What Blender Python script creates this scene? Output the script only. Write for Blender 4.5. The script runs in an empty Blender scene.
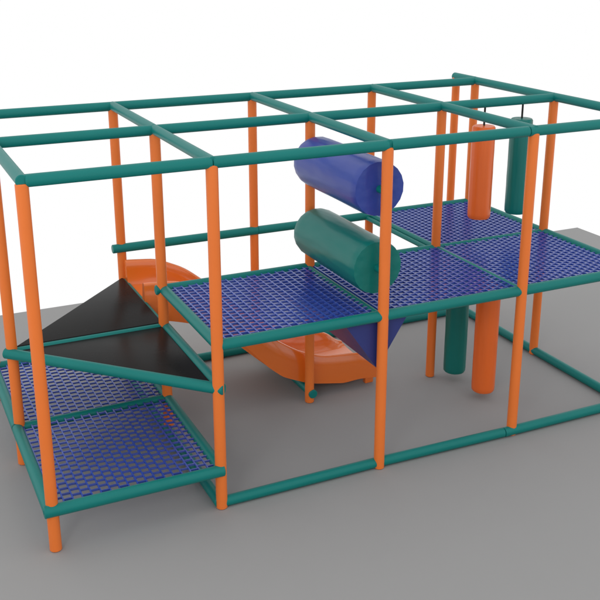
import bpy, math, random
random.seed(4)
from mathutils import Vector, Matrix
S = 1.15                      # model units -> metres (one bay is about 1.2 m)
PX = [0.0, 1.0, 2.093, 3.152, 4.168]      # post columns
PY = [0.0, 1.047, 2.083]                  # post rows
Z_LOW, Z_STEP, Z_DECK, Z_ROOF = 0.264, 0.7935, 1.062, 2.134
RP, RR = 0.0345, 0.0335                   # post and rail radius
C = bpy.context.scene.collection

# ------------------------------------------------------------ materials
def material(name, col, rough=0.4, spec=0.5, coat=0.0, var=0.06, bump=0.02, scale=60.0, folds=None):
    m = bpy.data.materials.new(name); m.use_nodes = True
    nt = m.node_tree; b = nt.nodes['Principled BSDF']
    tc = nt.nodes.new('ShaderNodeTexCoord')
    n1 = nt.nodes.new('ShaderNodeTexNoise'); n1.inputs['Scale'].default_value = 3.5; n1.inputs['Detail'].default_value = 5
    nt.links.new(tc.outputs['Object'], n1.inputs['Vector'])
    mix = nt.nodes.new('ShaderNodeMix'); mix.data_type = 'RGBA'
    mix.inputs['A'].default_value = (*[c*(1-var) for c in col], 1)
    mix.inputs['B'].default_value = (*[min(1, c*(1+var)) for c in col], 1)
    nt.links.new(n1.outputs['Fac'], mix.inputs['Factor'])
    nt.links.new(mix.outputs['Result'], b.inputs['Base Color'])
    n2 = nt.nodes.new('ShaderNodeTexNoise'); n2.inputs['Scale'].default_value = scale; n2.inputs['Detail'].default_value = 3
    nt.links.new(tc.outputs['Object'], n2.inputs['Vector'])
    bp = nt.nodes.new('ShaderNodeBump'); bp.inputs['Strength'].default_value = bump; bp.inputs['Distance'].default_value = 0.01
    if folds:                                  # soft creases running along the padded cover
        mp = nt.nodes.new('ShaderNodeMapping'); mp.inputs['Scale'].default_value = folds
        nt.links.new(tc.outputs['Object'], mp.inputs['Vector']); nt.links.new(mp.outputs['Vector'], n2.inputs['Vector'])
        n2.inputs['Scale'].default_value = 1.0; n2.inputs['Detail'].default_value = 1.5
        bp.inputs['Strength'].default_value = 0.3; bp.inputs['Distance'].default_value = 0.045
    nt.links.new(n2.outputs['Fac'], bp.inputs['Height']); nt.links.new(bp.outputs['Normal'], b.inputs['Normal'])
    mr = nt.nodes.new('ShaderNodeMapRange'); mr.inputs['To Min'].default_value = max(0.02, rough-0.06); mr.inputs['To Max'].default_value = rough+0.06
    nt.links.new(n1.outputs['Fac'], mr.inputs['Value']); nt.links.new(mr.outputs['Result'], b.inputs['Roughness'])
    b.inputs['Specular IOR Level'].default_value = spec
    b.inputs['Coat Weight'].default_value = coat; b.inputs['Coat Roughness'].default_value = 0.12
    return m
M = dict(
    orange=material('orange_vinyl_sleeve', (0.82, 0.190, 0.032), 0.40, 0.34),
    orange_bag=material('orange_vinyl_cover', (0.80, 0.145, 0.022), 0.33, 0.4, var=0.05, folds=(14, 14, 1.2)),
    orange_slide=material('orange_moulded_plastic', (0.80, 0.168, 0.018), 0.20, 0.5, coat=0.7, var=0.03, bump=0.008),
    teal=material('teal_vinyl_sleeve', (0.004, 0.180, 0.163), 0.42, 0.24),
    teal_bag=material('teal_vinyl_cover', (0.004, 0.162, 0.140), 0.33, 0.34, var=0.05, folds=(14, 14, 1.2)),
    blue=material('blue_vinyl_cover', (0.032, 0.062, 0.32), 0.29, 0.32, var=0.05, folds=(9, 2.2, 9)),
    teal_roll=material('teal_roller_cover', (0.004, 0.162, 0.140), 0.33, 0.30, var=0.05, folds=(9, 2.2, 9)),
    blue_pad=material('navy_vinyl_cover', (0.03, 0.042, 0.19), 0.36, 0.35, var=0.05, bump=0.04, scale=9),
    net=material('blue_net_cord', (0.026, 0.072, 0.40), 0.27, 0.6, var=0.05, bump=0.0),
    net_cross=material('pale_blue_net_cord', (0.040, 0.078, 0.37), 0.25, 0.65, var=0.05, bump=0.0),
    black=material('black_padded_vinyl', (0.017, 0.017, 0.017), 0.26, 0.03, var=0.10, bump=0.03, scale=140),
    cord=material('black_cord', (0.012, 0.012, 0.012), 0.6, 0.3, var=0.05, bump=0.0),
    floor=material('grey_floor_mat', (0.312, 0.312, 0.311), 0.75, 0.15, var=0.012, bump=0.02, scale=220),
)

# ------------------------------------------------------------ mesh helpers
class MB:
    def __init__(s): s.v = []; s.f = []
    def tube(s, a, b, r, n=20, r2=None, bevel=0.004):
        a, b = Vector(a), Vector(b); d = (b-a).normalized()
        u = d.orthogonal().normalized()
        if abs(d.z) > .9: u = Vector((1, 0, 0))
        else: u = Vector((0, 0, 1)).cross(d).normalized()
        w = d.cross(u); r2 = r if r2 is None else r2
        rings = [(a, r-bevel), (a+d*bevel, r), (b-d*bevel, r2), (b, r2-bevel)]
        base = len(s.v)
        for p, q in rings:
            for i in range(n):
                t = 2*math.pi*i/n
                s.v.append(p + (u*math.cos(t)+w*math.sin(t))*q)
        for k in range(3):
            for i in range(n):
                j = (i+1) % n
                s.f.append((base+k*n+i, base+k*n+j, base+(k+1)*n+j, base+(k+1)*n+i))
        s.f.append(tuple(base+n-1-i for i in range(n))); s.f.append(tuple(base+3*n+i for i in range(n)))
        return s
    def path(s, pts, rh, rv, n=6):
        base = len(s.v)
        for k, p in enumerate(pts):
            a = pts[max(0, k-1)]; b = pts[min(len(pts)-1, k+1)]
            d = (Vector(b)-Vector(a)).normalized(); u = Vector((0, 0, 1)).cross(d).normalized(); w = d.cross(u)
            for i in range(n):
                t = 2*math.pi*(i+.5)/n
                s.v.append(Vector(p)+u*math.cos(t)*rh+w*math.sin(t)*rv)
        for k in range(len(pts)-1):
            for i in range(n):
                j = (i+1) % n
                s.f.append((base+k*n+i, base+k*n+j, base+(k+1)*n+j, base+(k+1)*n+i))
        s.f.append(tuple(base+n-1-i for i in range(n))); s.f.append(tuple(base+(len(pts)-1)*n+i for i in range(n)))
    def prism(s, poly, z0, z1):
        n = len(poly); base = len(s.v)
        for z in (z0, z1):
            for x, y in poly: s.v.append(Vector((x, y, z)))
        for i in range(n):
            j = (i+1) % n; s.f.append((base+i, base+j, base+n+j, base+n+i))
        s.f.append(tuple(base+n-1-i for i in range(n))); s.f.append(tuple(base+n+i for i in range(n)))
        return s
    def build(s, name, mat, parent=None, smooth=True, angle=35, bevel=0.0):
        me = bpy.data.meshes.new(name)
        me.from_pydata([tuple(Vector(v)*S) for v in s.v], [], s.f); me.update()
        import bmesh
        bm = bmesh.new(); bm.from_mesh(me); bmesh.ops.recalc_face_normals(bm, faces=bm.faces)
        if bevel:
            bmesh.ops.bevel(bm, geom=list(bm.edges)+list(bm.verts), offset=bevel*S, segments=2, profile=0.6, affect='EDGES')
        if smooth:
            for f in bm.faces: f.smooth = True
            for e in bm.edges:
                if len(e.link_faces) == 2 and e.calc_face_angle(0) > math.radians(angle): e.smooth = False
        bm.to_mesh(me); bm.free()
        me.materials.append(mat)
        o = bpy.data.objects.new(name, me); C.objects.link(o)
        if parent: 
            o.parent = parent
            if parent.type == 'EMPTY': o.location = -parent.location
            elif parent.parent: o.location = (0, 0, 0)
        return o
def tag(o, label, cat, group=None, kind=None):
    o['label'] = label; o['category'] = cat
    if group: o['group'] = group
    if kind: o['kind'] = kind
    return o
def empty(name, loc):
    o = bpy.data.objects.new(name, None); C.objects.link(o); o.location = Vector(loc)*S; return o

# ------------------------------------------------------------ floor
fl = MB().prism([(-2.9, -6.2), (7.03, -6.2), (7.03, 3.84), (-2.9, 3.84)], -0.06, -0.001).build('floor', M['floor'], smooth=False)
fl['kind'] = 'structure'

# ------------------------------------------------------------ climbing frame
frame = tag(empty('climbing_frame', (2.08, 1.04, 0)),
            'large play frame of orange padded posts and teal padded rails with blue net decks', 'climbing frame')
def rail(name, a, b, parent, r=RR, mat='teal', n=20):
    return MB().tube(a, b, r, n).build(name, M[mat], parent)
# posts
for i, x in enumerate(PX):
    for j, y in enumerate(PY):
        top = Z_ROOF + (0.0 if j else -0.012)
        MB().tube((x, y, 0), (x, y, top), RP, 20, bevel=0.005).build('post', M['orange'], frame)
MB().tube((4.168, 2.372, 0), (4.168, 2.372, Z_ROOF), RP, 20, bevel=0.005).build('post', M['orange'], frame)
# roof rails, one length per bay with a hairline joint at the posts
g = 0.003
for j, y in enumerate(PY):
    for i in range(4):
        off = -0.045 if (j == 0 and i == 2) else 0
        off0 = -0.045 if (j == 0 and i == 3) else 0
        st = 0.016 if (j == 0 and i in (0, 2)) else g
        rail('roof_rail', (PX[i]+st+off0, y, Z_ROOF), (PX[i+1]-g+off, y, Z_ROOF), frame)
for i, x in enumerate(PX):
    for j in range(2):
        rail('roof_rail', (x, PY[j]+(0 if j else -0.02), Z_ROOF+0.004), (x, PY[j+1]-g, Z_ROOF+0.004), frame, r=RR-0.001)
rail('roof_rail', (4.168, PY[2], Z_ROOF+0.004), (4.168, 2.40, Z_ROOF+0.004), frame)
# base rails
ZB = 0.034
def base(a, b, z=ZB): return rail('base_rail', (*a, z), (*b, z), frame)
base((PX[1], 0.006), (PX[2]-g, 0.012)); base((PX[2], 0.012), (PX[3]-0.075, -0.010)); base((PX[3]-0.072, -0.012), (PX[4], -0.012))
base((PX[1]-0.012, 0.0), (PX[1]-0.012, PY[1])); base((PX[1]-0.012, PY[1]), (PX[1]-0.012, PY[2]))
for i in range(1, 4): base((PX[i], PY[2]), (PX[i+1]-g, PY[2]))
base((PX[4], 0), (PX[4], PY[1]-g)); base((PX[4], PY[1]), (PX[4], PY[2]))
base((PX[2]+0.012, PY[1]-0.045), (PX[2]+0.012, PY[2]), 0.075)

# knotted net: straight long cords, short cross cords set half a mesh apart in neighbouring columns
def net(x0, x1, y0, y1, z, parent, n=18, rows=17):
    m = MB(); px = (x1-x0)/n; py = (y1-y0)/rows; th = 1.0 if z > 0.9 else 0.78
    for k in range(n+1):
        x = x0+px*k; pts = []
        for q in range(4*rows+1):
            y = y0+py*q/4
            pts.append((x+0.0007*math.sin(math.pi*q/2+math.pi*k), y, z+0.0042+0.0006*math.cos(math.pi*q/2)))
        m.path(pts, 0.0072*th, 0.0098*th, 4)
    nl = len(m.f)
    for k in range(n):
        for j in range(rows+1):
            y = y0+py*(j+(0.5 if k % 2 else 0.0))
            if y > y1: continue
            xa, xb = x0+px*k, x0+px*(k+1)
            jt = random.uniform(-.0012, .0012)
            m.path([(xa, y, z+0.0028), (xa+0.5*px, y+jt, z+0.0034), (xb, y, z+0.0028)], 0.0076*th, 0.0108*th, 4)
    o = m.build('net_deck', M['net'], parent, angle=65)
    o.data.materials.append(M['net_cross'])
    for i, p in enumerate(o.data.polygons):
        p.material_index = 1 if i >= nl else 0
    return o
def deck_rail(a, b, deck, r=RR): return rail('deck_rail', a, b, deck, r)
e = 0.018
def bay(i, j, z): return net(PX[i]+e, PX[i+1]-e, PY[j]+e, PY[j+1]-e, z+0.005, frame, *((20, 19) if z > 0.9 else (18, 17)))
# low decks (rails run just in front of the posts and cover them)
LO = -0.020; zl = Z_LOW
d = bay(0, 0, zl); rl = 0.036
deck_rail((PX[0]-0.05, LO, zl), (PX[1]+0.012, LO, zl), d, rl)
deck_rail((PX[0]-0.018, -0.03, zl+0.003), (PX[0]-0.018, PY[1]-g, zl+0.003), d, rl)
deck_rail((PX[1], 0, zl), (PX[1], PY[1], zl), d)
d = bay(0, 1, zl)
deck_rail((PX[0], PY[1], zl-0.002), (PX[1], PY[1], zl-0.002), d, 0.030)
deck_rail((PX[0]-0.018, PY[1]-0.03, zl+0.003), (PX[0]-0.018, PY[2]+0.03, zl+0.003), d, rl)
deck_rail((PX[0]-0.03, PY[2], zl), (PX[1], PY[2], zl), d)
deck_rail((PX[1], PY[1], zl), (PX[1], PY[2], zl), d)
# main decks
zd = Z_DECK
d = bay(1, 0, zd)
deck_rail((PX[1]+0.004, 0.008, zd), (PX[2]-0.012, 0.008, zd), d, 0.035)
deck_rail((PX[1]+0.012, 0.025, zd-0.002), (PX[1]+0.012, PY[1], zd-0.002), d, 0.034)
deck_rail((PX[1]-0.045, PY[1]+0.004, zd), (PX[2]-0.02, PY[1]+0.004, zd), d, 0.033)
deck_rail((PX[2]-0.016, 0.0, zd-0.004), (PX[2]-0.016, PY[1], zd-0.004), d, 0.024)
deck_rail((PX[2]+0.030, 0.0, zd-0.010), (PX[2]+0.030, PY[1], zd-0.010), d, 0.018)
d = bay(2, 0, zd)
deck_rail((PX[2]+0.0, 0.008, zd), (PX[3]-0.008, 0.008, zd), d, 0.035)
deck_rail((PX[2]-0.05, PY[1], zd), (PX[3], PY[1], zd), d, 0.030)
deck_rail((PX[3], 0.0, zd-0.004), (PX[3], PY[1], zd-0.004), d, 0.026)
d = bay(3, 0, zd)
deck_rail((PX[3]+0.008, 0.008, zd), (PX[4], 0.008, zd), d, 0.035)
deck_rail((PX[3]+0.01, PY[1], zd-0.003), (PX[4], PY[1], zd-0.003), d, 0.028)
deck_rail((PX[4], 0.0, zd), (PX[4], PY[1], zd), d)
d = bay(3, 1, zd)
deck_rail((PX[3]+0.006, PY[1], zd-0.004), (PX[3]+0.006, PY[2], zd-0.004), d, 0.024)
deck_rail((PX[3]-0.045, PY[1], zd-0.012), (PX[3]-0.045, PY[2], zd-0.012), d, 0.018)
deck_rail((PX[3], PY[2], zd), (PX[4], PY[2], zd), d)
deck_rail((PX[4], PY[1], zd), (PX[4], PY[2], zd), d)
# back guard rail at deck height
rail('guard_rail', (PX[1]-0.075, PY[2]-0.022, zd), (PX[2]+0.02, PY[2]-0.022, zd), frame)
rail('guard_rail', (PX[2]+0.0205, PY[2]-0.022, zd), (PX[3], PY[2]-0.022, zd), frame)
# black triangular steps
zt = Z_STEP
def panel(poly, top):
    m = MB().prism(poly, zt-0.012, zt+top); return m.build('step_panel', M['black'], frame, angle=30, bevel=0.006)
p = panel([(0.05, PY[1]-0.012), (PX[1]-0.02, 0.05), (PX[1]-0.02, PY[1]-0.012)], 0.014)
dx, dy = PX[1]-PX[0], PY[0]-PY[1]; L = math.hypot(dx, dy); ux, uy = dx/L, dy/L
deck_rail((PX[0]-ux*0.05-0.006, PY[1]-uy*0.05-0.03, zt), (PX[1]+ux*0.036, PY[0]+uy*0.036+0.003, zt), p, 0.0345)
deck_rail((PX[1]+0.012, 0.02, zt), (PX[1]+0.012, PY[1], zt), p, 0.033)
p = panel([(0.03, PY[1]+0.012), (PX[1]-0.008, PY[1]+0.012), (PX[1]-0.008, PY[2]-0.01)], 0.032)
deck_rail((PX[0], PY[1], zt+0.002), (PX[1], PY[1], zt+0.002), p, 0.026)
deck_rail((PX[1], PY[1], zt+0.004), (PX[1], PY[2], zt+0.004), p, 0.022)

# ------------------------------------------------------------ slide
def lerp(tab, x):
    if x <= tab[0][0]: return tab[0][1]
    for (a, p), (b, q) in zip(tab, tab[1:]):
        if x <= b:
            t = (x-a)/(b-a); return p+(q-p)*t
    return tab[-1][1]
def smooth_tab(tab, x, w=0.07):
    return sum(lerp(tab, x+w*k/3) for k in range(-3, 4))/7
near_y = [(1.0, 1.50), (1.25, 1.46), (1.6, 1.27), (1.9, 1.16), (2.2, 1.12), (2.7, 1.11)]
far_y = [(1.0, 2.02), (1.3, 2.0), (1.6, 1.92), (1.9, 1.80), (2.2, 1.73), (2.7, 1.72)]
bed = [(1.0, 0.800), (1.22, 0.785), (1.45, 0.64), (1.85, 0.275), (2.05, 0.165), (2.3, 0.112), (2.75, 0.105)]
rimn = [(1.0, 0.955), (1.28, 0.945), (1.5, 0.81), (1.86, 0.50), (2.05, 0.375), (2.25, 0.305), (2.5, 0.285), (2.64, 0.26), (2.72, 0.20)]
rimf = [(1.0, 0.985), (1.24, 0.965), (1.45, 0.875), (1.6, 0.755), (1.86, 0.52), (2.05, 0.38), (2.25, 0.30), (2.45, 0.255), (2.57, 0.225), (2.66, 0.13), (2.72, 0.125)]
bot = [(1.0, 0.70), (1.12, 0.66), (1.3, 0.625), (1.45, 0.60), (1.64, 0.475), (1.82, 0.275), (1.93, 0.185), (2.13, 0.105), (2.42, 0.055), (2.55, 0.065), (2.72, 0.05)]
m = MB(); N = 60; x0s, x1s = 1.0, 2.70
t = 0.022
prof_n = 0
for k in range(N+1):
    x = x0s+(x1s-x0s)*k/N
    yn, yf = smooth_tab(near_y, x), smooth_tab(far_y, x)
    zb, rn, rf, bt = smooth_tab(bed, x, .09), smooth_tab(rimn, x, .06), smooth_tab(rimf, x, .05), smooth_tab(bot, x, .025)
    sec = [(yn, bt), (yn-0.004, (bt+rn)/2), (yn-0.002, rn-0.012), (yn+0.006, rn-0.002), (yn+0.018, rn+0.002), (yn+0.034, rn-0.004), (yn+0.044, rn-0.02)]
    hn = rn-zb; hf = rf-zb
    fl_ = 0.03+0.055*min(1, max(0, (x-1.1)/0.5)); md = 0.062+fl_
    for q in (0.75, 0.5, 0.28, 0.12, 0.03): sec.append((yn+0.048+fl_*(1-q)**2.2, zb+hn*q*0.86))
    for q in (0.2, 0.5, 0.8): sec.append((yn+md+(yf-yn-2*md)*q, zb-0.002*math.sin(math.pi*q)))
    for q in (0.03, 0.12, 0.28, 0.5, 0.75): sec.append((yf-0.048-fl_*(1-q)**2.2, zb+hf*q*0.86))
    sec += [(yf-0.044, rf-0.02), (yf-0.034, rf-0.004), (yf-0.018, rf+0.002), (yf-0.006, rf-0.002), (yf, rf-0.014), (yf+0.004, (bt+rf)/2), (yf, bt),
            (yf-t, bt), (yf-t-0.004, min(zb-0.03, rf-0.06)), ((yn+yf)/2, zb-0.028), (yn+t+0.004, min(zb-0.03, rn-0.06)), (yn+t, bt)]
    prof_n = len(sec)
    for y, z in sec: m.v.append(Vector((x, y, z)))
for k in range(N):
    for i in range(prof_n):
        j = (i+1) % prof_n
        m.f.append((k*prof_n+i, k*prof_n+j, (k+1)*prof_n+j, (k+1)*prof_n+i))
ns = len([0])
# end caps as strips between the upper surface and the underside
for k in (0, N):
    b0 = k*prof_n
    m.f.append(tuple(b0+i for i in range(prof_n)))
slide = tag(empty('slide', (1.9, 1.5, 0)), 'glossy orange plastic slide curving down from the black steps to the floor', 'slide')
m.build('chute', M['orange_slide'], slide, angle=50)
for yy in (1.14, 1.66):
    MB().prism([(2.62, yy), (2.69, yy), (2.69, yy+0.04), (2.62, yy+0.04)], 0.0, 0.075).build('foot', M['orange_slide'], slide, bevel=0.004)

# ------------------------------------------------------------ rollers
def roller(z, mat, hubmat, label, y0=0.085, y1=0.955, r=0.173, rot=0.12):
    o = tag(empty('padded_roller', (PX[2], 0.52, z)), label, 'roller', 'padded rollers stacked over the deck joint')
    n = 20; m = MB(); K = 26
    for k in range(K+1):
        y = y0+(y1-y0)*k/K; u = k/K
        for i in range(n):
            a = rot+2*math.pi*i/n
            q = r*((0.965 if k in (0, K) else 1.0) + 0.006*math.sin(a*3+u*4+z) + 0.005*math.sin(a*2-u*9)*math.sin(math.pi*u))
            m.v.append(Vector((PX[2]+q*math.cos(a), y, z+q*math.sin(a))))
    for k in range(K):
        for i in range(n):
            j = (i+1) % n; A, B = k*n, (k+1)*n
            m.f.append((A+i, A+j, B+j, B+i))
    m.f.append(tuple(n-1-i for i in range(n))); m.f.append(tuple(K*n+i for i in range(n)))
    m.build('drum', M[mat], o, angle=45)
    MB().tube((PX[2], 0.02, z), (PX[2], 1.03, z), 0.024, 14).build('axle', M[hubmat], o)
    return o
roller(1.852, 'blue', 'teal', 'dark blue padded roller, the upper of the two between the posts')
roller(1.352, 'teal_roll', 'teal', 'teal green padded roller, the lower of the two, just above the net deck')

# ------------------------------------------------------------ blue wedge under the deck joint
m = MB(); xa, xb, xc, zt2, zk = 1.79, 2.086, 2.29, 1.008, 0.695
for y, xa in ((0.045, 1.862), (1.0, 1.73)):
    m.v += [Vector((xa, y, zt2)), Vector((xb-0.004, y, zk)), Vector((xb+0.004, y, zk)), Vector((xc, y, zt2))]
m.f = [(0, 1, 2, 3), (7, 6, 5, 4), (0, 4, 5, 1), (1, 5, 6, 2), (2, 6, 7, 3), (3, 7, 4, 0)]
w = m.build('wedge_pad', M['blue_pad'], None, angle=30)
tag(w, 'dark blue V shaped pad hanging point down under the net deck behind the post', 'pad')

# ------------------------------------------------------------ hanging bags
def bag(x, y, z0, z1, ztop, mat, label, r=0.087, group='hanging padded bags'):
    o = tag(empty('hanging_bag', (x, y, z0)), label, 'punch bag', group)
    m = MB(); n = 18; zs = [(z0, r*0.90), (z0+0.012, r*0.985), (z0+0.04, r)]
    K = 8
    for k in range(1, K): zs.append((z0+0.04+(z1-z0-0.08)*k/K, r*(1+0.008*math.sin(k*2.4+x*5))))
    zs += [(z1-0.04, r), (z1-0.010, r*0.985), (z1, r*0.90), (z1+0.003, r*0.3)]
    for z, q in zs:
        for i in range(n):
            a = 2*math.pi*i/n; qq = q*(1+0.010*math.sin(a*6+x*3))
            m.v.append(Vector((x+qq*math.cos(a), y+qq*math.sin(a), z)))
    for k in range(len(zs)-1):
        for i in range(n):
            j = (i+1) % n; m.f.append((k*n+i, k*n+j, (k+1)*n+j, (k+1)*n+i))
    m.f.append(tuple(n-1-i for i in range(n))); m.f.append(tuple((len(zs)-1)*n+i for i in range(n)))
    m.build('bag_body', M[mat], o, angle=50)
    MB().tube((x, y, z1-0.002), (x, y, ztop), 0.0075, 10, bevel=0.001).build('cord', M['cord'], o)
    return o
bag(3.53, 1.047, 1.257, 1.965, Z_ROOF-0.02, 'orange_bag', 'orange bag hanging on a short black cord from the roof rail above the back deck')
bag(3.875, 1.047, 1.257, 1.995, Z_ROOF-0.02, 'teal_bag', 'teal green bag hanging on a black cord from the roof rail above the right decks', r=0.084)
bag(3.30, 0.93, 0.065, 0.93, Z_DECK, 'teal_bag', 'teal green bag hanging below the net deck, its foot just off the floor')
bag(3.315, 0.57, 0.055, 0.93, Z_DECK, 'orange_bag', 'orange bag hanging below the net deck, nearest the front rail')

# ------------------------------------------------------------ camera
cam = bpy.data.cameras.new('camera'); co = bpy.data.objects.new('camera', cam); C.objects.link(co)
yaw, pit, rol, f = 0.4385, -0.3188, -0.0007, 952.9
fw = Vector((math.cos(pit)*math.sin(yaw), math.cos(pit)*math.cos(yaw), math.sin(pit)))
r0 = Vector((math.cos(yaw), -math.sin(yaw), 0)); u0 = r0.cross(fw)
r1 = r0*math.cos(rol)+u0*math.sin(rol); u1 = -r0*math.sin(rol)+u0*math.cos(rol)
mat = Matrix((r1, u1, -fw)).transposed().to_4x4(); mat.translation = Vector((-0.7048, -4.7542, 3.2422))*S
co.matrix_world = mat
cam.sensor_width = 36; cam.lens = f/600*36; cam.shift_y = -40.2/600; cam.shift_x = 0
cam.clip_start = 0.05; cam.clip_end = 200
bpy.context.scene.camera = co

# ------------------------------------------------------------ light: white studio surround and one large softbox
w = bpy.data.worlds.new('World'); bpy.context.scene.world = w; w.use_nodes = True
w.node_tree.nodes['Background'].inputs[0].default_value = (1, 1, 1, 1)
w.node_tree.nodes['Background'].inputs[1].default_value = 1.0
def area(loc, aim, size, power, col=(1, 1, 1)):
    l = bpy.data.lights.new('softbox', 'AREA'); l.shape = 'SQUARE'; l.size = size; l.energy = power; l.color = col
    o = bpy.data.objects.new('softbox', l); C.objects.link(o); o.location = Vector(loc)*S
    o.rotation_euler = (Vector(aim)-Vector(loc)).to_track_quat('-Z', 'Y').to_euler()
    return o
area((-4.5, -6.5, 5.5), (1.8, 0.8, 1.0), 2.5, 160)
sc = bpy.context.scene
sc.view_settings.view_transform = 'Standard'; sc.view_settings.look = 'None'
sc.view_settings.exposure = 0; sc.view_settings.gamma = 1
sc.render.engine = 'CYCLES'
sc.cycles.max_bounces = 8
